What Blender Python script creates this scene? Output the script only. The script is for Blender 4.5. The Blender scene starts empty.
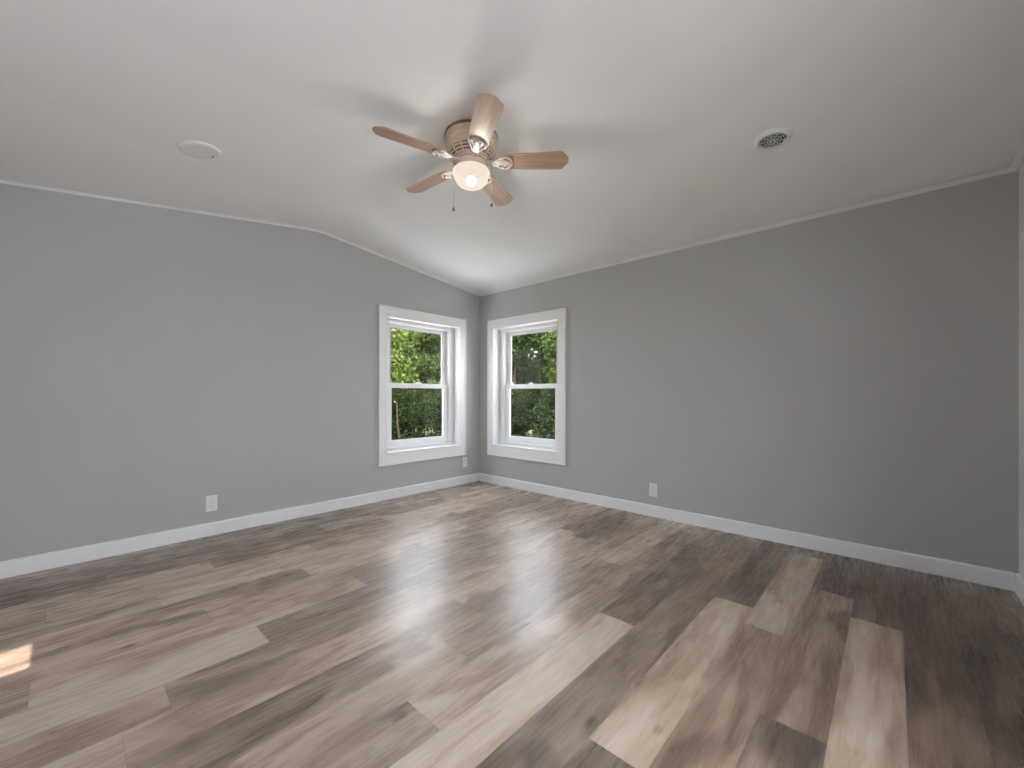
import bpy, bmesh, math, random
from mathutils import Vector, Matrix
PI = math.pi
S = bpy.context.scene
C = S.collection

# ------------------------------------------------------------------ camera
CAM = Vector((-3.6237, -3.8920, 1.09))
YAW, PITCH, ROLL = 0.7433, 0.0008, 0.0017
FPX = 414.09
cd = bpy.data.cameras.new('camera'); cam = bpy.data.objects.new('camera', cd); C.objects.link(cam)
cd.sensor_fit = 'HORIZONTAL'; cd.sensor_width = 36.0; cd.lens = FPX * 36.0 / 1024
cd.shift_x = (512 - 511.324) / 1024; cd.shift_y = (395.07 - 384) / 1024
cd.clip_start = 0.02; cd.clip_end = 300
fwd = Vector((math.cos(YAW) * math.cos(PITCH), math.sin(YAW) * math.cos(PITCH), math.sin(PITCH)))
rt = Vector((math.sin(YAW), -math.cos(YAW), 0)); up = rt.cross(fwd)
r2 = rt * math.cos(ROLL) + up * math.sin(ROLL); u2 = up * math.cos(ROLL) - rt * math.sin(ROLL)
m = Matrix((r2, u2, -fwd)).transposed().to_4x4(); m.translation = CAM
cam.matrix_world = m
S.camera = cam

# ------------------------------------------------------------------ world, sun, exposure
SKY = 4.3
SUN = 8.3
LAMP = 24.0
S.view_settings.view_transform = 'Standard'; S.view_settings.look = 'None'
S.view_settings.gamma = 1.0; S.view_settings.use_curve_mapping = False
S.view_settings.exposure = 1.12
S.cycles.diffuse_bounces = 8; S.cycles.max_bounces = 14; S.cycles.transparent_max_bounces = 16
w = bpy.data.worlds.new('sky'); S.world = w; w.use_nodes = True
wt = w.node_tree; wt.nodes.clear()
wo = wt.nodes.new('ShaderNodeOutputWorld'); bg = wt.nodes.new('ShaderNodeBackground')
tc = wt.nodes.new('ShaderNodeTexCoord'); sx = wt.nodes.new('ShaderNodeSeparateXYZ'); cr = wt.nodes.new('ShaderNodeValToRGB')
cr.color_ramp.elements[0].position = 0.0; cr.color_ramp.elements[0].color = (0.97, 0.98, 1.0, 1)
cr.color_ramp.elements[1].position = 0.9; cr.color_ramp.elements[1].color = (0.80, 0.88, 1.0, 1)
wt.links.new(tc.outputs['Generated'], sx.inputs[0]); wt.links.new(sx.outputs['Z'], cr.inputs[0])
wt.links.new(cr.outputs[0], bg.inputs[0]); bg.inputs[1].default_value = SKY
wt.links.new(bg.outputs[0], wo.inputs[0])
sd = bpy.data.lights.new('sun', 'SUN'); sd.energy = SUN; sd.angle = math.radians(0.6); sd.color = (1.0, 0.955, 0.91)
so = bpy.data.objects.new('sun', sd); C.objects.link(so)
se = math.radians(65)
so.rotation_euler = Vector((-math.cos(se), -0.02, math.sin(se))).to_track_quat('Z', 'Y').to_euler()
so.location = (-8, -2, 12)

# ------------------------------------------------------------------ room measures (metres)
ZE = 2.3740; SR = 0.1166; XR = 2.018; SL = -0.1366
ZR = ZE + SR * XR
XB = -4.04; YN = -4.414; TH = 0.20
RR = 0.11                                   # the ridge is eased over this half width
def zc(x):
    a = -x
    if a <= XR - RR: return ZE + SR * a
    if a >= XR + RR: return ZR + SL * (a - XR)
    t = (a - XR + RR) / (2 * RR)
    p0, p2 = ZR - SR * RR, ZR + SL * RR
    return (1 - t) ** 2 * p0 + 2 * t * (1 - t) * ZR + t * t * p2
RIDGE = [XR + RR * q / 5 for q in range(-5, 6)]

# ------------------------------------------------------------------ materials
def newmat(name):
    m = bpy.data.materials.new(name); m.use_nodes = True
    return m, m.node_tree, m.node_tree.nodes['Principled BSDF']
def bump(t, b, scale, dist, detail=3.0, coord='Object'):
    tcn = t.nodes.new('ShaderNodeTexCoord'); n = t.nodes.new('ShaderNodeTexNoise'); bm_ = t.nodes.new('ShaderNodeBump')
    n.inputs['Scale'].default_value = scale; n.inputs['Detail'].default_value = detail
    bm_.inputs['Strength'].default_value = 0.5; bm_.inputs['Distance'].default_value = dist
    t.links.new(tcn.outputs[coord], n.inputs['Vector']); t.links.new(n.outputs['Fac'], bm_.inputs['Height'])
    t.links.new(bm_.outputs[0], b.inputs['Normal'])
    return n
def plain(name, col, rough=0.5, spec=0.5, metal=0.0, bscale=None, bdist=0.001, vary=0.0, vscale=3.0):
    m, t, b = newmat(name)
    b.inputs['Roughness'].default_value = rough; b.inputs['Metallic'].default_value = metal
    b.inputs['Specular IOR Level'].default_value = spec
    n = t.nodes.new('ShaderNodeTexNoise'); n.inputs['Scale'].default_value = vscale; n.inputs['Detail'].default_value = 4
    tcn = t.nodes.new('ShaderNodeTexCoord'); t.links.new(tcn.outputs['Object'], n.inputs['Vector'])
    r = t.nodes.new('ShaderNodeValToRGB')
    r.color_ramp.elements[0].position = 0.3; r.color_ramp.elements[1].position = 0.7
    r.color_ramp.elements[0].color = tuple(c * (1 - vary) for c in col) + (1,)
    r.color_ramp.elements[1].color = tuple(min(1, c * (1 + vary)) for c in col) + (1,)
    t.links.new(n.outputs['Fac'], r.inputs[0]); t.links.new(r.outputs[0], b.inputs['Base Color'])
    if bscale: bump(t, b, bscale, bdist)
    return m
M = {}
M['wall'] = plain('grey wall paint', (0.46, 0.46, 0.462), 0.75, 0.3, bscale=160, bdist=0.0006, vary=0.012, vscale=2)
M['pale_wall'] = plain('white wall paint', (0.76, 0.76, 0.765), 0.7, 0.3, bscale=160, bdist=0.0006, vary=0.012, vscale=2)
M['ceiling'] = plain('ceiling paint', (0.86, 0.86, 0.86), 0.85, 0.2, bscale=55, bdist=0.0005, vary=0.01, vscale=2)
M['trim'] = plain('white trim paint', (0.82, 0.82, 0.825), 0.38, 0.5, bscale=40, bdist=0.0003, vary=0.01)
M['vinyl'] = plain('white window vinyl', (0.80, 0.81, 0.80), 0.32, 0.5, vary=0.01)
M['plastic'] = plain('white plastic', (0.78, 0.78, 0.77), 0.35, 0.5, vary=0.01)
M['dark'] = plain('dark slot', (0.03, 0.03, 0.03), 0.7)
M['black'] = plain('matte black', (0.003, 0.003, 0.003), 0.95, 0.0)  # for the bulb neck and the disc added to block glow
M['duct'] = plain('dark duct interior', (0.05, 0.05, 0.05), 0.8)
M['seal'] = plain('grey weather seal', (0.42, 0.42, 0.40), 0.6)
M['fan_body'] = plain('antique cream enamel', (0.72, 0.58, 0.46), 0.35, 0.5, vary=0.08, vscale=14)
M['fan_dark'] = plain('brown rubbed enamel and shade', (0.20, 0.145, 0.10), 0.45, vary=0.2, vscale=30)  # brown vent parts; on the canopy band it stands for shade
M['fan_arm'] = plain('cream blade bracket enamel', (0.50, 0.46, 0.41), 0.5, 0.4, vary=0.04, vscale=20)
M['brass'] = plain('dull metal chain', (0.13, 0.12, 0.11), 0.6)
M['fob'] = plain('dark bronze fob', (0.12, 0.10, 0.08), 0.4, metal=0.3)
M['siding'] = plain('pale house siding', (0.6, 0.6, 0.58), 0.7)
M['bounce'] = plain('pale concrete slab', (0.60, 0.60, 0.60), 0.85, 0.3, bscale=25, bdist=0.002, vary=0.06, vscale=3)  # for the unseen slabs added to bounce light indoors
M['roofing'] = plain('grey roof shingle', (0.16, 0.16, 0.16), 0.9, bscale=30, bdist=0.01)

def glass(name, tint=(0.93, 0.93, 0.94)):
    m = bpy.data.materials.new(name); m.use_nodes = True; t = m.node_tree; t.nodes.clear()
    o = t.nodes.new('ShaderNodeOutputMaterial'); mx = t.nodes.new('ShaderNodeMixShader')
    tr = t.nodes.new('ShaderNodeBsdfTransparent'); gl = t.nodes.new('ShaderNodeBsdfGlossy'); fr = t.nodes.new('ShaderNodeFresnel')
    tr.inputs[0].default_value = tint + (1,); gl.inputs['Roughness'].default_value = 0.02; fr.inputs[0].default_value = 1.14
    ge = t.nodes.new('ShaderNodeNewGeometry'); inv_ = t.nodes.new('ShaderNodeMath'); inv_.operation = 'SUBTRACT'; inv_.inputs[0].default_value = 1.0
    mu = t.nodes.new('ShaderNodeMath'); mu.operation = 'MULTIPLY'   # only the outer surfaces reflect
    t.links.new(ge.outputs['Backfacing'], inv_.inputs[1]); t.links.new(inv_.outputs[0], mu.inputs[0]); t.links.new(fr.outputs[0], mu.inputs[1])
    t.links.new(mu.outputs[0], mx.inputs[0]); t.links.new(tr.outputs[0], mx.inputs[1]); t.links.new(gl.outputs[0], mx.inputs[2])
    t.links.new(mx.outputs[0], o.inputs[0]); return m
M['glass'] = glass('window glass'); M['tinted'] = glass('tinted window glass', (0.72, 0.70, 0.70))  # the tinted pane is added to dim the sun patch
def screenmat():
    m = bpy.data.materials.new('insect screen mesh'); m.use_nodes = True; t = m.node_tree; t.nodes.clear()
    o = t.nodes.new('ShaderNodeOutputMaterial'); mx = t.nodes.new('ShaderNodeMixShader')
    tr = t.nodes.new('ShaderNodeBsdfTransparent'); df = t.nodes.new('ShaderNodeBsdfDiffuse'); df.inputs[0].default_value = (0.02, 0.022, 0.018, 1)
    mx.inputs[0].default_value = 0.32
    t.links.new(tr.outputs[0], mx.inputs[1]); t.links.new(df.outputs[0], mx.inputs[2]); t.links.new(mx.outputs[0], o.inputs[0]); return m
M['screen'] = screenmat()

def globemat():
    m = bpy.data.materials.new('frosted lit globe'); m.use_nodes = True; t = m.node_tree; t.nodes.clear()
    o = t.nodes.new('ShaderNodeOutputMaterial'); mx = t.nodes.new('ShaderNodeMixShader')
    tr = t.nodes.new('ShaderNodeBsdfTransparent'); em = t.nodes.new('ShaderNodeEmission')
    em.inputs[0].default_value = (1.0, 0.86, 0.73, 1); em.inputs[1].default_value = 0.44
    mx.inputs[0].default_value = 0.92
    t.links.new(tr.outputs[0], mx.inputs[1]); t.links.new(em.outputs[0], mx.inputs[2]); t.links.new(mx.outputs[0], o.inputs[0]); return m
M['globe'] = globemat()

def N(t, kind, **kw):
    n = t.nodes.new(kind)
    for k, v in kw.items(): setattr(n, k, v)
    return n
def mathn(t, op, a, b=None, clamp=False):
    n = N(t, 'ShaderNodeMath', operation=op, use_clamp=clamp)
    for i, v in enumerate((a, b)):
        if v is None: continue
        if isinstance(v, (int, float)): n.inputs[i].default_value = v
        else: t.links.new(v, n.inputs[i])
    return n.outputs[0]
def maprange(t, v, a, b, c, d):
    n = N(t, 'ShaderNodeMapRange'); t.links.new(v, n.inputs[0])
    for i, q in enumerate((a, b, c, d)): n.inputs[i + 1].default_value = q
    return n.outputs[0]
def mixc(t, f, a, b, mode='MIX'):
    n = N(t, 'ShaderNodeMix', data_type='RGBA', blend_type=mode)
    if isinstance(f, (int, float)): n.inputs[0].default_value = f
    else: t.links.new(f, n.inputs[0])
    for i, q in ((6, a), (7, b)):
        if isinstance(q, tuple): n.inputs[i].default_value = q + (1,)
        else: t.links.new(q, n.inputs[i])
    return n.outputs[2]
def plankmat():
    m, t, b = newmat('wood look vinyl planks')
    at = N(t, 'ShaderNodeAttribute', attribute_name='tone'); ag = N(t, 'ShaderNodeAttribute', attribute_name='grey')
    asd = N(t, 'ShaderNodeAttribute', attribute_name='seed')
    uv = N(t, 'ShaderNodeUVMap'); uv.uv_map = 'plank'
    sp = N(t, 'ShaderNodeSeparateXYZ'); t.links.new(uv.outputs[0], sp.inputs[0])
    U, V = sp.outputs[0], sp.outputs[1]
    def coord(su, sv, so_):
        c = N(t, 'ShaderNodeCombineXYZ')
        t.links.new(mathn(t, 'MULTIPLY', U, su), c.inputs[0]); t.links.new(mathn(t, 'MULTIPLY', V, sv), c.inputs[1])
        t.links.new(mathn(t, 'MULTIPLY', asd.outputs['Fac'], so_), c.inputs[2]); return c.outputs[0]
    def noise(vec, detail=4, rough=0.55, dist=0.0):
        n = N(t, 'ShaderNodeTexNoise'); n.inputs['Scale'].default_value = 1; n.inputs['Detail'].default_value = detail
        n.inputs['Roughness'].default_value = rough; n.inputs['Distortion'].default_value = dist
        t.links.new(vec, n.inputs['Vector']); return n.outputs['Fac']
    blot = noise(coord(1.7, 6.5, 37.0), 2, 0.45, 1.3)           # broad cathedral patches
    band = noise(coord(0.6, 13, 53.0), 2, 0.5, 0.4)          # long streaks
    fine = noise(coord(6, 70, 91.0), 2, 0.5)                # fine grain
    mot = noise(coord(5.5, 13, 71.0), 3, 0.5, 1.2)            # mottling
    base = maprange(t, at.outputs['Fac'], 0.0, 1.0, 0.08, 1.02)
    patch = maprange(t, blot, 0.40, 0.60, -0.5, 0.5)
    base = mathn(t, 'ADD', base, mathn(t, 'MULTIPLY', patch, 0.30))
    base = mathn(t, 'ADD', base, mathn(t, 'MULTIPLY', mathn(t, 'SUBTRACT', band, 0.5), 0.60))
    base = mathn(t, 'ADD', base, mathn(t, 'MULTIPLY', mathn(t, 'SUBTRACT', fine, 0.5), 0.03))
    base = mathn(t, 'ADD', base, mathn(t, 'MULTIPLY', mathn(t, 'SUBTRACT', mot, 0.5), 0.36))
    # knots
    vo = N(t, 'ShaderNodeTexVoronoi'); vo.inputs['Scale'].default_value = 1.0; vo.inputs['Randomness'].default_value = 1.0
    t.links.new(coord(5.0, 8.5, 17.3), vo.inputs['Vector'])
    kn = maprange(t, mathn(t, 'ADD', vo.outputs['Distance'], mathn(t, 'MULTIPLY', mathn(t, 'SUBTRACT', mot, 0.5), 0.10)), 0.04, 0.19, 1.0, 0.0)
    sc_ = N(t, 'ShaderNodeSeparateXYZ'); t.links.new(vo.outputs['Color'], sc_.inputs[0])
    kn = mathn(t, 'MULTIPLY', kn, mathn(t, 'GREATER_THAN', sc_.outputs[0], 0.68))
    base = mathn(t, 'SUBTRACT', base, mathn(t, 'MULTIPLY', kn, 0.45), clamp=True)
    rw = N(t, 'ShaderNodeValToRGB'); e = rw.color_ramp.elements
    e[0].position = 0.0; e[0].color = (0.085, 0.060, 0.042, 1); e[1].position = 1.0; e[1].color = (0.58, 0.485, 0.38, 1)
    for pp, cc in ((0.3, (0.185, 0.128, 0.088, 1)), (0.6, (0.34, 0.247, 0.176, 1)), (0.8, (0.475, 0.367, 0.268, 1))):
        q = e.new(pp); q.color = cc
    t.links.new(base, rw.inputs[0])
    rg = N(t, 'ShaderNodeValToRGB'); e = rg.color_ramp.elements
    e[0].position = 0.0; e[0].color = (0.092, 0.073, 0.059, 1); e[1].position = 1.0; e[1].color = (0.53, 0.47, 0.405, 1)
    for pp, cc in ((0.3, (0.185, 0.150, 0.122, 1)), (0.6, (0.32, 0.265, 0.220, 1))):
        q = e.new(pp); q.color = cc
    t.links.new(base, rg.inputs[0])
    gmix = mathn(t, 'ADD', maprange(t, ag.outputs['Fac'], 0.0, 1.0, -0.22, 0.58), mathn(t, 'MULTIPLY', mathn(t, 'SUBTRACT', noise(coord(1.6, 11, 23.0), 2), 0.5), 0.8), clamp=True)
    col = mixc(t, gmix, rw.outputs[0], rg.outputs[0])
    # joints: U,V hold metres, 'plen' the plank's length
    al = N(t, 'ShaderNodeAttribute', attribute_name='plen')
    eu = mathn(t, 'MINIMUM', U, mathn(t, 'SUBTRACT', al.outputs['Fac'], U))
    ev = mathn(t, 'MINIMUM', V, mathn(t, 'SUBTRACT', 0.187, V))
    ed = mathn(t, 'MINIMUM', eu, ev)
    jt = maprange(t, ed, 0.0005, 0.0018, 1.0, 0.0)
    col = mixc(t, mathn(t, 'MULTIPLY', jt, 0.4), col, (0.05, 0.04, 0.03))
    t.links.new(col, b.inputs['Base Color'])
    t.links.new(maprange(t, fine, 0.3, 0.7, 0.24, 0.31), b.inputs['Roughness'])
    b.inputs['Specular IOR Level'].default_value = 0.5
    b.inputs['Coat Weight'].default_value = 0.45; b.inputs['Coat Roughness'].default_value = 0.42
    bp = N(t, 'ShaderNodeBump'); bp.inputs['Strength'].default_value = 0.25; bp.inputs['Distance'].default_value = 0.0003
    hgt = mathn(t, 'SUBTRACT', mathn(t, 'MULTIPLY', fine, 0.12), jt)
    t.links.new(hgt, bp.inputs['Height']); t.links.new(bp.outputs[0], b.inputs['Normal'])
    return m
M['planks'] = plankmat()

def bladewood():
    m, t, b = newmat('light maple blade laminate')
    tcn = N(t, 'ShaderNodeTexCoord'); mp = N(t, 'ShaderNodeMapping'); mp.inputs['Scale'].default_value = (3, 45, 10)
    n = N(t, 'ShaderNodeTexNoise'); n.inputs['Scale'].default_value = 1; n.inputs['Detail'].default_value = 4
    t.links.new(tcn.outputs['Object'], mp.inputs[0]); t.links.new(mp.outputs[0], n.inputs['Vector'])
    r = N(t, 'ShaderNodeValToRGB'); r.color_ramp.elements[0].position = 0.3; r.color_ramp.elements[1].position = 0.72
    r.color_ramp.elements[0].color = (0.38, 0.235, 0.155, 1); r.color_ramp.elements[1].color = (0.50, 0.34, 0.24, 1)
    t.links.new(n.outputs['Fac'], r.inputs[0]); t.links.new(r.outputs[0], b.inputs['Base Color'])
    b.inputs['Roughness'].default_value = 0.33; b.inputs['Specular IOR Level'].default_value = 0.7
    return m
M['blade'] = bladewood()
def leafmat(name, lo, hi, trans=0.35):
    m = bpy.data.materials.new(name); m.use_nodes = True; t = m.node_tree; t.nodes.clear()
    o = N(t, 'ShaderNodeOutputMaterial'); mx = N(t, 'ShaderNodeMixShader'); d = N(t, 'ShaderNodeBsdfDiffuse'); tr = N(t, 'ShaderNodeBsdfTranslucent')
    a = N(t, 'ShaderNodeAttribute', attribute_name='tint')
    c = mixc(t, a.outputs['Fac'], lo, hi)
    t.links.new(c, d.inputs[0]); t.links.new(c, tr.inputs[0]); mx.inputs[0].default_value = trans
    t.links.new(d.outputs[0], mx.inputs[1]); t.links.new(tr.outputs[0], mx.inputs[2]); t.links.new(mx.outputs[0], o.inputs[0]); return m
M['bark'] = plain('bark', (0.10, 0.075, 0.055), 0.9, 0.2, bscale=18, bdist=0.01, vary=0.3, vscale=9)
M['grass'] = plain('rough lawn', (0.15, 0.155, 0.08), 0.9, 0.1, bscale=12, bdist=0.03, vary=0.35, vscale=5)

# ------------------------------------------------------------------ mesh helpers
def link(name, bm, mats, parent=None, smooth=False, kind=None):
    me = bpy.data.meshes.new(name)
    bmesh.ops.recalc_face_normals(bm, faces=bm.faces)
    bm.to_mesh(me); bm.free()
    if not isinstance(mats, (list, tuple)): mats = [mats]
    for k in mats: me.materials.append(k)
    if smooth:
        for p in me.polygons: p.use_smooth = True
    o = bpy.data.objects.new(name, me); C.objects.link(o)
    if parent: o.parent = parent
    if kind: o['kind'] = kind
    return o
def struct(name, bm, mats): return link(name, bm, mats, kind='structure')
def empty(name, loc=(0, 0, 0)):
    o = bpy.data.objects.new(name, None); C.objects.link(o); o.location = loc; o.empty_display_size = 0.1
    return o
def tag(o, label, cat, group=None):
    o['label'] = label; o['category'] = cat
    if group: o['group'] = group
    return o
def prism(bm, pts, off, mi=0):
    """pts: list of 3D points (planar polygon), off: extrusion vector"""
    a = [bm.verts.new(Vector(p)) for p in pts]; b = [bm.verts.new(Vector(p) + Vector(off)) for p in pts]
    n = len(a); fs = [bm.faces.new(a), bm.faces.new(b[::-1])]
    for i in range(n): fs.append(bm.faces.new((a[i], b[i], b[(i + 1) % n], a[(i + 1) % n])))
    for f in fs: f.material_index = mi
    return a + b
def box(bm, lo, hi, mi=0, bev=0.0):
    x0, y0, z0 = [min(a, b) for a, b in zip(lo, hi)]; x1, y1, z1 = [max(a, b) for a, b in zip(lo, hi)]
    vs = prism(bm, [(x0, y0, z0), (x1, y0, z0), (x1, y1, z0), (x0, y1, z0)], (0, 0, z1 - z0), mi)
    if bev > 0:
        es = list({e for v in vs for e in v.link_edges})
        bmesh.ops.bevel(bm, geom=es, offset=bev, segments=2, affect='EDGES', profile=0.6)
def lathe(bm, prof, seg=48, mi=0, center=(0, 0, 0), capb=False, capt=False):
    rings = []
    for r, z in prof:
        if r < 1e-6: rings.append([bm.verts.new((center[0], center[1], center[2] + z))])
        else: rings.append([bm.verts.new((center[0] + r * math.cos(2 * PI * i / seg), center[1] + r * math.sin(2 * PI * i / seg), center[2] + z)) for i in range(seg)])
    for a, b in zip(rings[:-1], rings[1:]):
        for i in range(seg):
            j = (i + 1) % seg
            if len(a) == 1 and len(b) == 1: continue
            if len(a) == 1: f = bm.faces.new((a[0], b[i], b[j]))
            elif len(b) == 1: f = bm.faces.new((a[i], a[j], b[0]))
            else: f = bm.faces.new((a[i], a[j], b[j], b[i]))
            f.material_index = mi
    if capb and len(rings[0]) > 1: bm.faces.new(rings[0])
    if capt and len(rings[-1]) > 1: bm.faces.new(rings[-1])
def tube(bm, path, rad, seg=8, mi=0):
    rings = []
    for i, p in enumerate(path):
        p = Vector(p); q = Vector(path[min(i + 1, len(path) - 1)]); r = Vector(path[max(i - 1, 0)])
        d = (q - r).normalized(); a = d.cross(Vector((0, 0, 1)) if abs(d.z) < .9 else Vector((1, 0, 0))).normalized(); b = d.cross(a)
        R = rad[i] if isinstance(rad, (list, tuple)) else rad
        rings.append([bm.verts.new(p + R * (a * math.cos(2 * PI * k / seg) + b * math.sin(2 * PI * k / seg))) for k in range(seg)])
    for a, b in zip(rings[:-1], rings[1:]):
        for k in range(seg):
            f = bm.faces.new((a[k], a[(k + 1) % seg], b[(k + 1) % seg], b[k])); f.material_index = mi
    bm.faces.new(rings[0][::-1]); bm.faces.new(rings[-1])

# ------------------------------------------------------------------ floor: planks laid along x
def build_floor():
    rnd = random.Random(11)
    W = 0.187; Y0 = -3.93; L = 1.27
    # row: (one known joint positions list, tones from x=0 side going to the near side); tone, grey
    D = {
        -2: ([-0.55, -1.8, -3.05], [(.16, .8), (.12, .5), (.3, .4), (.4, .4)]),
        -1: ([-1.55, -2.8], [(.10, .1), (.14, .3), (.35, .4)]),
        0: ([-0.985, -2.25, -3.5], [(.14, .4), (.74, .2), (.25, .6), (.4, .3)]),
        1: ([-0.737, -2.0, -3.28], [(.12, -.1), (.42, .0), (.2, .7), (.6, .2)]),
        2: ([-0.185, -1.405, -2.67, -3.9], [(.15, .2), (.78, .1), (.44, .1), (.22, .9), (.5, .3)]),
        3: ([-1.215, -2.485, -3.75], [(.17, .6), (.76, .1), (.2, .9), (.4, .4)]),
        4: ([-0.88, -2.15, -3.4], [(.48, .0), (.24, .6), (.24, .8), (.35, .6)]),
        5: ([-0.5, -1.785, -3.05], [(.34, .1), (.26, .8), (.86, .3), (.3, .5)]),
        6: ([-0.25, -1.53, -2.787, -4.0], [(.4, .1), (.30, .7), (.52, .4), (.22, .7), (.4, .5)]),
        7: ([-1.195, -2.475, -3.74], [(.70, .0), (.30, .7), (.40, .6), (.32, .7)]),
        8: ([-0.12, -1.48, -2.72, -3.98], [(.45, .2), (.46, .1), (.44, .5), (.28, .8), (.4, .6)]),
        9: ([-0.93, -2.20, -3.49], [(.14, .2), (.62, .4), (.55, .2), (.72, .4)]),
        10: ([-0.85, -2.1, -3.36], [(.20, .1), (.50, .4), (.36, .7), (.48, .3)]),
        11: ([-0.45, -1.72, -2.998], [(.50, .2), (.48, .5), (.34, .8), (.92, .5)]),
        12: ([-1.16, -2.43, -3.7], [(.6, .3), (.40, .8), (.60, .2), (.38, .7)]),
        13: ([-0.60, -1.86, -3.13], [(.28, .4), (.45, .6), (.42, .3), (.46, .2)]),
        14: ([-0.2, -1.325, -2.60, -3.87], [(.6, .3), (.35, .7), (.72, .2), (.38, .2), (.5, .3)]),
        15: ([-0.75, -2.0, -3.27], [(.25, .6), (.44, .4), (.74, .0), (.46, .2)]),
        16: ([-1.14, -2.40, -3.67], [(.58, .4), (.5, .5), (.55, .2), (.50, .2)]),
        17: ([-0.40, -1.70, -2.965], [(.30, .6), (.66, .4), (.26, .1), (.64, .2)]),
        18: ([-0.9, -2.17, -3.44], [(.68, .4), (.5, .4), (.24, -.1), (.22, -.2)]),
        19: ([-1.35, -2.62, -3.89], [(.6, .4), (.35, .1), (.22, -.1), (.24, -.2)]),
        20: ([-0.36, -1.62, -2.9], [(.10, .4), (.45, .2), (.18, -.2), (.20, -.2)]),
    }
    bm = bmesh.new(); uvl = bm.loops.layers.uv.new('plank')
    info = []
    for k in range(-3, 22):
        js, tn = D.get(k, ([-0.7, -1.95, -3.2], [(.3, .3)] * 4))
        ys, ye = Y0 + W * k, Y0 + W * (k + 1)
        a0, a1 = max(ys, YN), min(ye, 0.0)
        if a1 - a0 < 0.0005: continue
        xs = list(js)
        tn = list(tn)
        while xs[0] < 0: xs.insert(0, xs[0] + L)
        if xs[0] - js[0] > L * 1.5: tn.insert(0, tn[1])
        while xs[-1] > XB: xs.append(xs[-1] - L)
        for i in range(len(xs) - 1):
            xa, xb = xs[i], xs[i + 1]
            ca, cb = min(xa, 0.0), max(xb, XB)
            if ca - cb < 0.001: continue
            tone, gr = tn[min(i, len(tn) - 1)]
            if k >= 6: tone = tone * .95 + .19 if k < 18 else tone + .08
            vs = [bm.verts.new((x, y, 0)) for x, y in ((cb, a0), (ca, a0), (ca, a1), (cb, a1))]
            f = bm.faces.new(vs)
            for lp, (x, y) in zip(f.loops, ((cb, a0), (ca, a0), (ca, a1), (cb, a1))):
                lp[uvl].uv = (x - xb, y - ys)
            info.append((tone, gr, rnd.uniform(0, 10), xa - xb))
    n = len(info)
    me = bpy.data.meshes.new('floor'); bm.to_mesh(me); bm.free()
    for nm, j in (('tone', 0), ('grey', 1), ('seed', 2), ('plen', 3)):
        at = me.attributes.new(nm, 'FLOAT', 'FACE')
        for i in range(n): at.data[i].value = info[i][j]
    me.materials.append(M['planks'])
    o = bpy.data.objects.new('floor', me); C.objects.link(o); o['kind'] = 'structure'
    bm = bmesh.new(); box(bm, (XB - TH, YN - TH, -0.30), (TH, TH, -0.012)); struct('trim_1', bm, M['siding'])
build_floor()

# ------------------------------------------------------------------ walls
def WL(s, d, z): return (-s, d, z)        # left wall: s measured from the corner, d outwards
def WR(s, d, z): return (d, -s, z)        # right wall
def WBK(s, d, z): return (XB - d, -s, z)  # wall at the back left, x = XB
OPL = (0.325, 1.330, 0.465, 1.922)
OPR = (0.262, 1.262, 0.462, 1.918)
def WF(s, d, z): return (-s, YN - d, z)    # wall behind the viewer
OPF = (2.25, 3.85, 0.0, 2.06)
OPB = (1.120, 1.405, 0.16, 1.205)
def wall_with_hole(name, f, s0, s1, op, top, mat='wall'):
    bm = bmesh.new()
    a, b, z0, z1 = op
    def piece(sa, sb, za, zb):      # zb may be a function of s
        cuts = sorted({sa, sb} | ({q for q in RIDGE if sa < q < sb} if callable(zb) else set()))
        T = (lambda s: zb(s)) if callable(zb) else (lambda s: zb)
        for p, q in zip(cuts[:-1], cuts[1:]):
            A = [f(p, 0, za), f(q, 0, za), f(q, 0, T(q)), f(p, 0, T(p))]
            B = Vector(f(0, TH, 0)) - Vector(f(0, 0, 0))
            prism(bm, A, B)
    piece(s0, a, 0 - .012, top); piece(b, s1, -.012, top); piece(a, b, -.012, z0); piece(a, b, z1, top)
    bmesh.ops.remove_doubles(bm, verts=bm.verts, dist=1e-5)
    return struct(name, bm, M[mat])
gab = lambda s: zc(-s) + 0.004
wall_with_hole('wall_left', WL, -TH, -XB, OPL, lambda s: zc(-max(s, 0)) + 0.004)
wall_with_hole('wall_right', WR, 0.0, -YN, OPR, ZE + 0.004)
wall_with_hole('wall_rear', WBK, -TH, -YN, OPB, zc(XB) + 0.004)
wall_with_hole('wall_front', WF, -TH, -XB + TH, OPF, lambda s: zc(-min(max(s, 0), -XB)) + 0.004, 'pale_wall')

# ceiling: two slopes meeting at the ridge, roof above with eaves
bm = bmesh.new()
def slope(bm, xa, xb, off, th, ya, yb):
    prism(bm, [(xa, ya, zc(xa) + off), (xb, ya, zc(xb) + off), (xb, ya, zc(xb) + off + th), (xa, ya, zc(xa) + off + th)], (0, yb - ya, 0))
def zc2(x): return zc(x)
CX = [TH] + [-q for q in RIDGE] + [XB - TH]
for xa, xb in zip(CX[:-1], CX[1:]):
    za = ZE - SR * TH if xa > 0 else zc(xa); zb = zc(xb)
    prism(bm, [(xa, YN - TH, za), (xb, YN - TH, zb), (xb, YN - TH, zb + .05), (xa, YN - TH, za + .05)], (0, -YN + 2 * TH, 0))
bmesh.ops.remove_doubles(bm, verts=bm.verts, dist=1e-5)
struct('ceiling', bm, M['ceiling'])
bm = bmesh.new()
for xa, xb in ((TH + .12, -XR), (-XR, XB - TH - .05)):
    za = ZE - SR * xa if xa > 0 else zc(xa); zb = zc(xb)
    prism(bm, [(xa, YN - TH - .1, za + .06), (xb, YN - TH - .1, zb + .06), (xb, YN - TH - .1, zb + .22), (xa, YN - TH - .1, za + .22)], (0, -YN + 2 * TH + .25, 0))
struct('trim_2', bm, M['roofing'])

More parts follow.
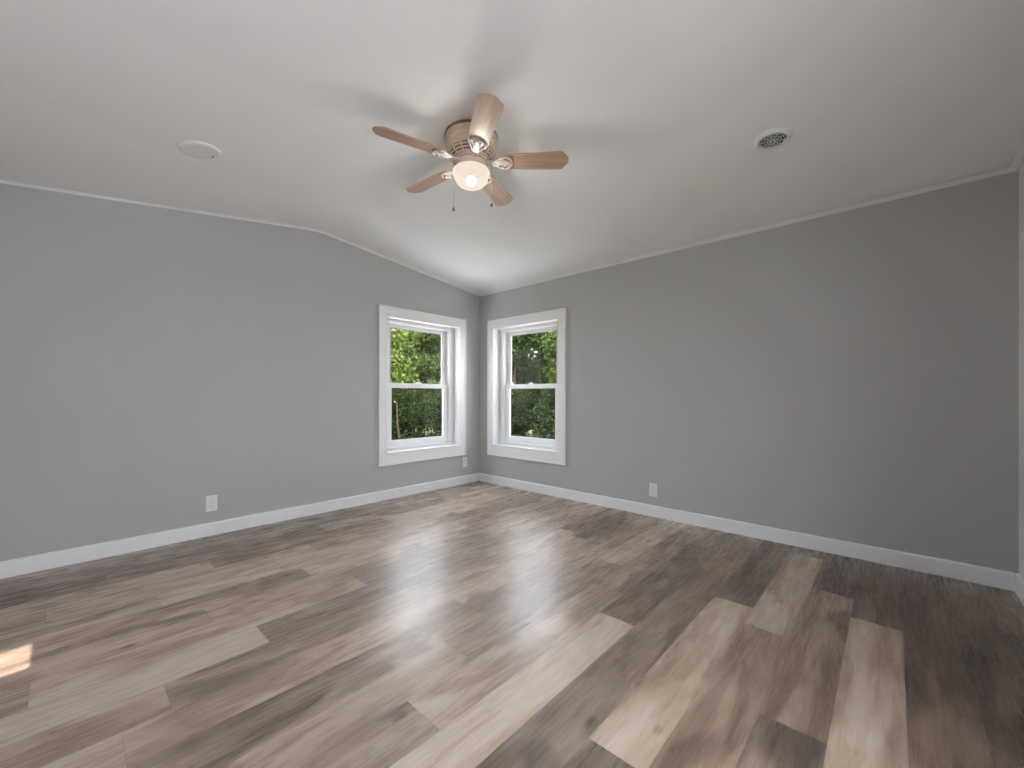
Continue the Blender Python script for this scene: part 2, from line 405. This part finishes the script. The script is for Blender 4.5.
# baseboards (profile with a small eased top), d measured into the room
def baseboard(name, p0, p1, inward):
    bm = bmesh.new(); p0, p1, n = Vector(p0), Vector(p1), Vector(inward)
    prof = [(0.0, 0.0), (0.016, 0.0), (0.016, 0.089), (0.012, 0.0975), (0.006, 0.1005), (0.0, 0.1005)]
    prism(bm, [p0 + n * a + Vector((0, 0, z)) for a, z in prof], p1 - p0)
    return struct(name, bm, M['trim'])
baseboard('baseboard_left', (XB, 0, 0), (0, 0, 0), (0, -1, 0))
baseboard('baseboard_right', (0, -0.016, 0), (0, YN + .016, 0), (-1, 0, 0))
baseboard('baseboard_front', (-OPF[0] + .06, YN, 0), (0, YN, 0), (0, 1, 0))
baseboard('baseboard_rear', (XB, -0.016, 0), (XB, YN + .016, 0), (1, 0, 0))

# narrow crown strips
def crown(name, pts, n, w_, h_):
    bm = bmesh.new(); n = Vector(n)
    for p, q in zip(pts[:-1], pts[1:]):
        p, q = Vector(p), Vector(q)
        prof = [(0, 0), (w_, 0), (w_, -h_ * .18), (w_ * .55, -h_ * .55), (w_ * .22, -h_ * .9), (w_ * .22, -h_), (0, -h_)]
        prism(bm, [p + n * a + Vector((0, 0, z)) for a, z in prof], q - p)
    return struct(name, bm, M['trim'])
crown('trim_3', [(0, 0, ZE - .001), (0, YN, ZE - .001)], (-1, 0, 0), 0.035, 0.021)
crown('trim_4', [(0, YN, ZE)] + [(-q, YN, zc(-q)) for q in RIDGE] + [(XB, YN, zc(XB))], (0, 1, 0), 0.035, 0.024)
crown('trim_5', [(0, 0, ZE)] + [(-q, 0, zc(-q)) for q in RIDGE] + [(XB, 0, zc(XB))], (0, -1, 0), 0.014, 0.013)

# ------------------------------------------------------------------ windows
def fbox(bm, f, s0, s1, d0, d1, z0, z1, mi=0, bev=0.0):
    box(bm, f(s0, d0, z0), f(s1, d1, z1), mi, bev)
def ring(bm, f, s0, s1, z0, z1, wl, wr, wb, wt_, d0, d1, bev=0.0, mi=0):
    """rectangular frame of four members; wl at small s"""
    fbox(bm, f, s0, s0 + wl, d0, d1, z0, z1, mi, bev); fbox(bm, f, s1 - wr, s1, d0, d1, z0, z1, mi, bev)
    fbox(bm, f, s0 + wl, s1 - wr, d0, d1, z0, z0 + wb, mi, bev); fbox(bm, f, s0 + wl, s1 - wr, d0, d1, z1 - wt_, z1, mi, bev)
def window(n, f, op, cas, narrow=False):
    a, b, z0, z1 = op; root = empty('window_%d' % n, f((a + b) / 2, 0, z0)); root['kind'] = 'structure'
    inv = -root.location
    def L(name, bm, mat, parent=None, smooth=False):
        for v in bm.verts: v.co += inv
        return link(name, bm, mat, parent or root, smooth)
    # casing flat boards with a raised outer bead, standing off the wall
    bm = bmesh.new(); c0, c1, cz0, cz1 = cas
    ring(bm, f, c0, c1, cz0, cz1, a - c0 - .004, c1 - b - .004, z0 - cz0 - .004, cz1 - z1 - .004, -0.018, 0.0, 0.002)
    ring(bm, f, c0, c1, cz0, cz1, .018, .018, .018, .018, -0.024, -0.016, 0.002)
    L('casing', bm, M['trim'])
    # jamb liner (return)
    bm = bmesh.new()
    ring(bm, f, a - .004, b + .004, z0 - .004, z1 + .004, .012, .012, .016, .012, -0.019, 0.10)
    L('jamb', bm, M['trim'])
    if not narrow:
        bm = bmesh.new(); fbox(bm, f, a + .009, b - .009, -0.028, 0.10, z0 + .010, z0 + .024, 0, 0.003); L('sill', bm, M['trim'])
    iA, iB, iZ0, iZ1 = a + .008, b - .008, z0 + .012, z1 - .008
    sw = 0.075 if not narrow else 0.015
    bw, tw = (0.048, 0.040) if not narrow else (.015, .015)
    bm = bmesh.new()
    ring(bm, f, iA, iB, iZ0, iZ1, sw, sw, bw, tw, 0.10, TH + .02, 0.002)
    if not narrow: ring(bm, f, iA + sw - .02, iB - sw + .02, iZ0 + bw - .014, iZ1 - tw + .014, .012, .012, .012, .012, 0.088, 0.102, 0.001)
    L('outer_frame', bm, M['vinyl'])
    jA, jB, jZ0, jZ1 = iA + sw, iB - sw, iZ0 + bw, iZ1 - tw
    zm = 1.198
    if narrow:
        bm = bmesh.new(); fbox(bm, f, jA, jB, .15, .155, jZ0, jZ1); L('pane', bm, M['tinted']); return root
    st = 0.070
    # upper sash (further out), lower sash (nearer)
    bm = bmesh.new(); ring(bm, f, jA, jB, zm - .014, jZ1, st, st, .036, .045, 0.160, 0.1690, 0.0015); us = L('upper_sash', bm, M['vinyl'])
    bm = bmesh.new(); ring(bm, f, jA + st - .006, jB - st + .006, zm + .018, jZ1 - .041, .005, .005, .005, .005, 0.150, 0.162); g = L('glazing_bead', bm, M['seal'], us)
    bm = bmesh.new(); fbox(bm, f, jA + st - .01, jB - st + .01, 0.163, 0.1655, zm + .01, jZ1 - .04); L('pane', bm, M['glass'], us)
    bm = bmesh.new(); ring(bm, f, jA, jB, jZ0, zm + .026, st - .004, st - .004, .070, .052, 0.125, 0.155, 0.0025); ls = L('lower_sash', bm, M['vinyl'])
    bm = bmesh.new(); fbox(bm, f, jA + st - .012, jB - st + .012, .139, .143, jZ0 + .06, zm - .015); L('pane', bm, M['glass'], ls)
    bm = bmesh.new(); mid = (jA + jB) / 2
    fbox(bm, f, mid - .03, mid + .03, .108, .127, zm + .024, zm + .036, 0, .003); fbox(bm, f, mid - .008, mid + .022, .104, .118, zm + .034, zm + .044, 0, .002)
    L('sash_lock', bm, M['vinyl'], ls)
    # insect screen outside the lower half
    bm = bmesh.new(); ring(bm, f, jA, jB, jZ0, zm + .01, .02, .02, .02, .02, 0.198, 0.208); sc = L('screen_frame', bm, M['vinyl'])
    bm = bmesh.new(); fbox(bm, f, jA + .015, jB - .015, .202, .2035, jZ0 + .015, zm - .005); L('screen_mesh', bm, M['screen'], sc)
    return root
window(1, WL, OPL, (0.238, 1.415, 0.355, 2.023))
window(2, WR, OPR, (0.174, 1.350, 0.350, 2.018))
window(3, WBK, OPB, (1.06, 1.465, 0.115, 1.265), narrow=True)

# unseen sliding glass door, added behind the viewer to let in daylight
def daylight_door():
    f = WF; a, b, z0, z1 = OPF
    root = empty('daylight_door_1', f((a + b) / 2, 0, 0)); root['kind'] = 'structure'; inv = -root.location
    def L(name, bm, mat, parent=None):
        for v in bm.verts: v.co += inv
        return link(name, bm, mat, parent or root)
    bm = bmesh.new()
    for q0, q1 in ((a - .07, a + .002), (b - .002, b + .07)): fbox(bm, f, q0, q1, -.016, 0, 0, z1 + .07, 0, .002)
    fbox(bm, f, a, b, -.016, 0, z1 - .002, z1 + .07, 0, .002); L('casing', bm, M['trim'])
    bm = bmesh.new(); ring(bm, f, a, b, 0.0, z1, .035, .035, .03, .035, .02, TH - .01); L('frame', bm, M['vinyl'])
    mid = (a + b) / 2
    for (p, q, d) in ((a + .035, mid + .03, .05), (mid - .03, b - .035, .10)):
        bm = bmesh.new(); ring(bm, f, p, q, .03, z1 - .035, .065, .065, .085, .065, d, d + .035, .002); pn = L('door_panel', bm, M['vinyl'])
        bm = bmesh.new(); fbox(bm, f, p + .06, q - .06, d + .015, d + .02, .11, z1 - .095); L('pane', bm, M['glass'], pn)
    bm = bmesh.new(); fbox(bm, f, mid + .0, mid + .018, .02, .05, .95, 1.15, 0, .004); L('door_handle', bm, M['vinyl'])
daylight_door()

# ------------------------------------------------------------------ wall outlets
def outlet(f, s, z, label, name='wall_outlet', w_=0.074, h_=0.122):
    root = empty(name, f(s, 0, z)); tag(root, label, 'outlet', 'wall outlets above the baseboards'); inv = -root.location
    def L(nm, bm, mat, par=None, smooth=False):
        for v in bm.verts: v.co += inv
        return link(nm, bm, mat, par or root, smooth)
    bm = bmesh.new(); fbox(bm, f, s - w_ / 2, s + w_ / 2, -.007, 0, z - h_ / 2, z + h_ / 2, 0, .003); L('cover_plate', bm, M['plastic'])
    for dz in (-.020, .020):
        bm = bmesh.new(); fbox(bm, f, s - .017, s + .017, -.0095, -.006, z + dz - .014, z + dz + .014, 0, .002); so_ = L('socket', bm, M['plastic'])
        bm = bmesh.new()
        for ds in (-.007, .007): fbox(bm, f, s + ds - .0012, s + ds + .0012, -.0099, -.0092, z + dz - .003, z + dz + .007)
        L('slots', bm, M['dark'], so_)
    bm = bmesh.new(); p = Vector(f(s, -.0072, z)); fbox(bm, f, s - .003, s + .003, -.0085, -.006, z - .003, z + .003, 0, .001); L('screw', bm, M['seal'])
    return root
outlet(WL, 2.830, 0.248, 'white outlet plate low on the long left wall, far from the windows')
outlet(WL, 0.243, 0.262, 'small white outlet plate tucked under the corner of the left window')
outlet(WR, 2.306, 0.240, 'white outlet plate low on the right wall above the baseboard')

# ------------------------------------------------------------------ ceiling vent and blank cover
def on_ceiling(name, x, y, right=True):
    root = empty(name, (x, y, zc(x)))
    sl = -SR if right else -SL     # dz/dx
    nrm = Vector((-sl, 0, 1)).normalized()   # up-normal
    root.rotation_euler = Vector((0, 0, 1)).rotation_difference(nrm).to_euler()
    return root
v = on_ceiling('ceiling_vent', -1.000, -3.412)
tag(v, 'round white ceiling diffuser with a dark perforated grille near the right wall', 'vent')
bm = bmesh.new(); lathe(bm, [(.062, -.004), (.064, -.016), (.070, -.020), (.080, -.017), (.088, -.006), (.090, .0)], 48); link('vent_rim', bm, M['plastic'], v, True)
bm = bmesh.new(); lathe(bm, [(0, -.003), (.066, -.003)], 40); link('vent_throat', bm, M['duct'], v)
bm = bmesh.new()
for rr in (.012, .026, .040, .054):
    lathe(bm, [(rr - .0015, -.015), (rr + .0015, -.015), (rr + .0015, -.013), (rr - .0015, -.013), (rr - .0015, -.015)], 36)
for k in range(10):
    a = 2 * PI * k / 10; c, s_ = math.cos(a), math.sin(a)
    p0 = Vector((.006 * c, .006 * s_, -.015)); p1 = Vector((.064 * c, .064 * s_, -.015)); q = Vector((-s_, c, 0)) * .0012
    prism(bm, [p0 - q, p1 - q, p1 + q, p0 + q], (0, 0, .002))
link('grille', bm, M['plastic'], v)
v = on_ceiling('ceiling_cover_plate', -3.100, -1.040, right=False)
tag(v, 'flat round white blank cover plate on the ceiling above the left wall', 'ceiling plate')
bm = bmesh.new(); lathe(bm, [(0, -.012), (.070, -.012), (.088, -.010), (.098, -.005), (.100, .0)], 48); link('disc', bm, M['plastic'], v, True)
bm = bmesh.new(); lathe(bm, [(0, -.016), (.005, -.016), (.007, -.013), (.007, -.011)], 16, center=(.066, .02, 0)); link('screw', bm, M['seal'], v, True)

# ------------------------------------------------------------------ ceiling fan (44 inch, five blades, hugging the ridge)
FX, FY = -2.018, -2.098
ZB = 2.437
fan = empty('ceiling_fan', (FX, FY, ZR))
tag(fan, 'cream ceiling fan with five wooden blades and a lit white globe, hugging the ridge', 'ceiling fan')
def FL(nm, bm, mat, par=None, smooth=False):
    for v_ in bm.verts: v_.co -= Vector((0, 0, ZR))
    return link(nm, bm, mat, par or fan, smooth)
bm = bmesh.new()
lathe(bm, [(.0, 2.618), (.130, 2.618), (.135, 2.596), (.147, 2.590), (.150, 2.578), (.149, 2.553), (.143, 2.549), (.1445, 2.535), (.1445, 2.520), (.139, 2.516), (.139, 2.511), (.1445, 2.506), (.1435, 2.494), (.136, 2.488)], 64)
housing = FL('motor_housing', bm, M['fan_body'], None, True)
bm = bmesh.new(); lathe(bm, [(.139, 2.5885), (.1505, 2.5885), (.1530, 2.582), (.1515, 2.573), (.139, 2.573)], 64); FL('canopy_shade_band', bm, M['fan_dark'], housing, True)  # shadow under the ceiling, put in as a dark band
# vented bell: dark core with cream hoops and ribs around it
bm = bmesh.new(); lathe(bm, [(.134, 2.492), (.129, 2.480), (.118, 2.464), (.098, 2.452), (.0, 2.450)], 64); FL('vent_core', bm, M['fan_dark'], housing, True)
bm = bmesh.new()
for r_, z_ in ((.138, 2.488), (.133, 2.4755), (.122, 2.4625), (.106, 2.4525)):
    lathe(bm, [(r_ - .006, z_ - .0028), (r_ + .002, z_ - .0034), (r_ + .0035, z_), (r_ + .002, z_ + .0034), (r_ - .006, z_ + .0028), (r_ - .006, z_ - .0028)], 64)
for k in range(15):
    a = 2 * PI * (k + .5) / 15
    tube(bm, [(r_ * math.cos(a), r_ * math.sin(a), z_) for r_, z_ in ((.1385, 2.491), (.1345, 2.4755), (.1235, 2.4615), (.104, 2.450))], .0042, 6)
FL('vent_ribs', bm, M['fan_body'], housing, True)
# light kit
bm = bmesh.new()
lathe(bm, [(.0, 2.455), (.094, 2.454), (.096, 2.449), (.090, 2.444), (.084, 2.443), (.084, 2.428), (.080, 2.424), (.070, 2.422), (.068, 2.410), (.072, 2.405), (.086, 2.402), (.089, 2.397), (.087, 2.391), (.084, 2.391), (.084, 2.398), (.0, 2.402)], 56)
kit = FL('light_kit', bm, M['fan_body'], None, True)
bm = bmesh.new(); lathe(bm, [(.0830, 2.4405), (.0852, 2.4395), (.0852, 2.4365), (.0830, 2.4355)], 48); FL('dark_band', bm, M['fan_dark'], kit, True)
# globe: mushroom bowl
prof = [(.080, 2.404), (.082, 2.396), (.090, 2.394), (.100, 2.391), (.1055, 2.385), (.1075, 2.377), (.1055, 2.367), (.0995, 2.352), (.0935, 2.336), (.085, 2.321), (.073, 2.309), (.056, 2.301), (.036, 2.2965), (.016, 2.295), (.0, 2.2948)]
bm = bmesh.new(); lathe(bm, prof, 64); bm2 = bmesh.new(); lathe(bm2, [(.0885, 2.3925), (.0885, 2.391), (.0, 2.391)], 40); FL('glow_blocker', bm2, M['black'], kit)  # black disc added to hide the bright kit underside inside the globe
globe = FL('globe', bm, M['globe'], None, True); globe['label'] = 'lit frosted white glass globe'
BR = 0.026
bm = bmesh.new(); bmesh.ops.create_uvsphere(bm, u_segments=24, v_segments=16, radius=BR, matrix=Matrix.Translation((0, 0, 2.330)))
lathe(bm, [(.010, 2.392), (.011, 2.365), (.016, 2.352)], 16, mi=1)
mb = bpy.data.materials.new('glowing bulb'); mb.use_nodes = True; tb = mb.node_tree; tb.nodes.clear()
ob = tb.nodes.new('ShaderNodeOutputMaterial'); eb = tb.nodes.new('ShaderNodeEmission'); tb.links.new(eb.outputs[0], ob.inputs[0])
eb.inputs[0].default_value = (1.0, 0.955, 0.895, 1); eb.inputs[1].default_value = LAMP / (PI * 4 * PI * BR * BR)
FL('bulb', bm, [mb, M['black']], globe, True)
# blades + brackets
TH0 = math.radians(165.95)
TILT = math.radians(12.5)
def blade_bm():
    bm = bmesh.new()
    # plan outline in (r, t): root rounded-rectangle widening to a clipped tip
    out = [(.172, -.048), (.185, -.055), (.30, -.0590), (.42, -.0625), (.505, -.0650), (.525, -.0630), (.553, -.030), (.560, -.012), (.560, .012), (.553, .030), (.525, .0630), (.505, .0650), (.42, .0625), (.30, .0590), (.185, .055), (.172, .048)]
    prism(bm, [(r, t, -.003) for r, t in out], (0, 0, .006))
    bmesh.ops.bevel(bm, geom=[e for e in bm.edges if abs(e.verts[0].co.z - e.verts[1].co.z) < 1e-6], offset=.0012, segments=2, affect='EDGES')
    return bm
def bracket_bm():
    bm = bmesh.new()
    # arm from the motor flange outwards, then a flared open scroll plate below the blade root
    for sgn in (-1, 1):
        tube(bm, [(.085, sgn * .012, -.001), (.115, sgn * .013, -.006), (.14, sgn * .017, -.009), (.165, sgn * .028, -.0095), (.185, sgn * .040, -.0085), (.205, sgn * .044, -.0080), (.222, sgn * .034, -.0080), (.232, sgn * .016, -.008), (.235, 0, -.008)], [.008, .007, .006, .006, .006, .006, .006, .006, .006], 8)
        tube(bm, [(.140, sgn * .016, -.0095), (.165, sgn * .012, -.0095), (.190, sgn * .020, -.0085), (.205, sgn * .012, -.0085), (.197, 0, -.0085)], [.0045] * 5, 6)
    prism(bm, [(.080, -.020, -.004), (.122, -.018, -.008), (.122, .018, -.008), (.080, .020, -.004)], (0, 0, -.006))
    prism(bm, [(.120, -.014, -.0085), (.235, -.007, -.0065), (.235, .007, -.0065), (.120, .014, -.0085)], (0, 0, -.004))
    for r, t in ((.186, -.036), (.186, .036), (.222, 0)):
        lathe(bm, [(0, -.017), (.005, -.016), (.007, -.012), (.007, -.006)], 10, center=(r, t, 0))
    return bm
bme = None
for k in range(5):
    Rz = Matrix.Rotation(TH0 + k * 2 * PI / 5, 4, 'Z'); Rx = Matrix.Rotation(-TILT, 4, 'X')
    if k == 0:
        b0 = link('blade', blade_bm(), M['blade']); k0 = link('blade_bracket', bracket_bm(), M['fan_arm'], None, False)
        bo, ko = b0, k0
    else:
        bo = b0.copy(); C.objects.link(bo); ko = k0.copy(); C.objects.link(ko)
    bo.parent = fan; ko.parent = bo
    bo.matrix_local = Matrix.Translation((0, 0, ZB - ZR)) @ Rz @ Rx
# pull chains
for (hx, zb, fobk) in ((-1, 2.163, 0), (1, 2.190, 1)):
    dx, dy = rt.x * hx * .086, rt.y * hx * .086
    if hx == 1: dx *= 1.16; dy *= 1.16
    bm = bmesh.new(); tube(bm, [(rt.x * hx * .078, rt.y * hx * .078, 2.434), (rt.x * hx * .098, rt.y * hx * .098, 2.433), (dx * 1.17, dy * 1.17, 2.425), (dx * 1.18, dy * 1.18, zb + .02)], .0011, 6)
    zz = zb + .02
    while zz < 2.42:
        bmesh.ops.create_icosphere(bm, subdivisions=1, radius=.0019, matrix=Matrix.Translation((dx * 1.18, dy * 1.18, zz))); zz += .006
    ch = FL('pull_chain', bm, M['brass'], None, False)
    bm = bmesh.new()
    lathe(bm, [(0, .022), (.0025, .021), (.003, .014), (.0065, .006), (.0075, -.002), (.006, -.010), (0, -.013)], 16, center=(dx * 1.18, dy * 1.18, zb + .004))
    FL('fob', bm, M['fob'] if fobk else M['brass'], ch, True)

# ------------------------------------------------------------------ outdoors
GZ = -0.55
bm = bmesh.new(); n = 40; rg = random.Random(3)
grid = [[bm.verts.new((-14 + 40 * i / n, -12 + 40 * j / n, GZ + rg.uniform(-.03, .03))) for j in range(n + 1)] for i in range(n + 1)]
for i in range(n):
    for j in range(n): bm.faces.new((grid[i][j], grid[i + 1][j], grid[i + 1][j + 1], grid[i][j + 1]))
g = struct('ground', bm, M['grass'])
bm = bmesh.new(); box(bm, (-4.0, -11, GZ - .1), (0.5, YN - TH - .02, -0.14)); struct('bounce_slab', bm, M['bounce'])  # unseen pale slab added to bounce sunlight through the door
bm = bmesh.new(); box(bm, (-5.5, TH + .01, GZ - .1), (2.6, 2.7, GZ + .05)); box(bm, (TH + .01, -5, GZ - .1), (2.6, TH, GZ + .05)); struct('bounce_apron', bm, M['bounce'])  # unseen pale apron added to throw light up through the corner windows

def tree(name, label, cat, x, y, h, rad, base, n, leaf, lo_, hi_, seed, trunks=1, group=None, lean=0.0, squash=1.0, tint_pow=1.0):
    """a tree or shrub: limbs swept from the ground, leaves set in clumps on their tips"""
    r = random.Random(seed); root = empty(name, (x, y, GZ)); tag(root, label, cat, group)
    H = h - GZ
    clumps = []
    bm = bmesh.new()
    for k in range(trunks):
        ang = r.uniform(0, 2 * PI); tx, ty = rad * .25 * math.cos(ang) * (trunks > 1), rad * .25 * math.sin(ang) * (trunks > 1)
        top = Vector((tx * 2 + lean, ty * 2, H * .8)); path = [Vector((tx, ty, -.05)).lerp(top, q) + Vector((r.uniform(-.06, .06), r.uniform(-.06, .06), 0)) * (q > 0) for q in (0, .25, .5, .75, 1)]
        w0 = .018 * H + .015
        tube(bm, path, [w0, w0 * .85, w0 * .65, w0 * .45, w0 * .2], 8)
        for j in range(9 if trunks == 1 else 5):
            q = r.uniform(.15, .95); st = path[int(q * 4)].lerp(path[min(4, int(q * 4) + 1)], q * 4 % 1)
            a = r.uniform(0, 2 * PI); ln = rad * r.uniform(.5, .95) * (1.15 - .5 * q)
            en = st + Vector((math.cos(a) * ln, math.sin(a) * ln, ln * r.uniform(.1, .6)))
            md = st.lerp(en, .5) + Vector((0, 0, -.05)); tube(bm, [st, md, en], [w0 * .35, w0 * .22, w0 * .08], 6)
            clumps.append((en, rad * r.uniform(.26, .42))); clumps.append((md, rad * r.uniform(.2, .35)))
    link('trunk' if trunks == 1 else 'stems', bm, M['bark'], root, True)
    for k in range(26):
        a = r.uniform(0, 2 * PI); q = r.uniform(0, 1) ** .7; z = base - GZ + (H - (base - GZ)) * q
        rr = rad * math.sqrt(max(.05, 1 - (q - .35) ** 2 * 1.3)) * math.sqrt(r.uniform(0, 1)) * .85
        clumps.append((Vector((rr * math.cos(a) + lean * q, rr * math.sin(a) * squash, z)), rad * r.uniform(.22, .42)))
    me = bpy.data.meshes.new('foliage'); V = []; F = []; T = []
    for i in range(n):
        c, cr_ = clumps[i % len(clumps)]
        d = Vector((r.gauss(0, 1), r.gauss(0, 1), r.gauss(0, 1))).normalized() * cr_ * (r.uniform(.15, 1) ** .5)
        p = c + d
        if p.z > H: p.z = H - r.uniform(0, .25)
        if p.z < .03: p.z = r.uniform(.03, .3)
        ax = (d.normalized() * .6 + Vector((r.gauss(0, .7), r.gauss(0, .7), r.gauss(0, .5) - .2))).normalized()
        sd_ = ax.cross(Vector((r.gauss(0, 1), r.gauss(0, 1), r.gauss(0, 1) + .8))).normalized()
        L_ = leaf * r.uniform(.6, 1.3); Wd = L_ * r.uniform(.24, .38); nn = ax.cross(sd_) * L_ * .08
        b = len(V); V += [p, p + ax * L_ * .45 + sd_ * Wd - nn, p + ax * L_, p + ax * L_ * .45 - sd_ * Wd - nn]
        F += [(b, b + 1, b + 2), (b, b + 2, b + 3)]; tt = r.random() ** tint_pow; T += [tt, tt]
    me.from_pydata([tuple(v_) for v_ in V], [], F)
    at = me.attributes.new('tint', 'FLOAT', 'FACE'); at.data.foreach_set('value', T)
    me.materials.append(leafmat(label[:30], lo_, hi_))
    o = bpy.data.objects.new('foliage', me); C.objects.link(o); o.parent = root
    return root
YG = ((.05, .085, .014), (.24, .275, .085)); MG = ((.02, .038, .010), (.13, .16, .055)); DG = ((.010, .020, .007), (.075, .10, .032)); BG = ((.02, .036, .018), (.11, .14, .065))
tree('leafy_tree', 'bright yellow-green leafy tree filling the top of the left window', 'tree', 2.3, 6.6, 3.2, 1.0, .9, 16000, .10, *YG, 5, 1)
tree('leafy_tree', 'mid-green tree at the upper right of the left window', 'tree', 4.75, 6.9, 3.35, 1.0, .2, 22000, .10, *MG, 6, 1)
tree('shrub', 'dark green shrub behind the lower left window sash', 'shrub', 1.25, 3.75, 1.25, .66, -.3, 9000, .07, *DG, 7, 4)
tree('shrub', 'olive-green shrub at the lower right of the left window', 'shrub', 2.95, 4.15, 1.45, .66, -.3, 9000, .07, *BG, 8, 4)
tree('leafy_tree', 'dark branching tree filling the upper pane of the right window', 'tree', 5.75, 4.55, 3.2, 1.0, .2, 20000, .10, *DG, 9, 1, tint_pow=1.3)
tree('leafy_tree', 'light-flecked green tree at the right edge of the right window', 'tree', 6.3, 2.85, 3.2, .9, .2, 15000, .10, *MG, 10, 1, tint_pow=1.2)
tree('shrub', 'smooth dark green shrub behind the lower sash of the right window', 'shrub', 4.3, 3.25, 1.35, .62, -.3, 9000, .07, *DG, 12, 4)
tree('shrub', 'pale-twigged shrub at the lower right corner of the right window', 'shrub', 4.2, 1.75, 1.30, .6, -.3, 7000, .08, *BG, 13, 4)
tree('leafy_tree', 'olive green tree standing farthest behind the left window', 'tree', 5.6, 9.3, 3.7, 1.7, -.4, 24000, .15, *MG, 15, 1)
tree('leafy_tree', 'deep green tree standing farthest behind the right window', 'tree', 8.8, 6.1, 3.7, 1.6, -.4, 20000, .15, *DG, 16, 1)
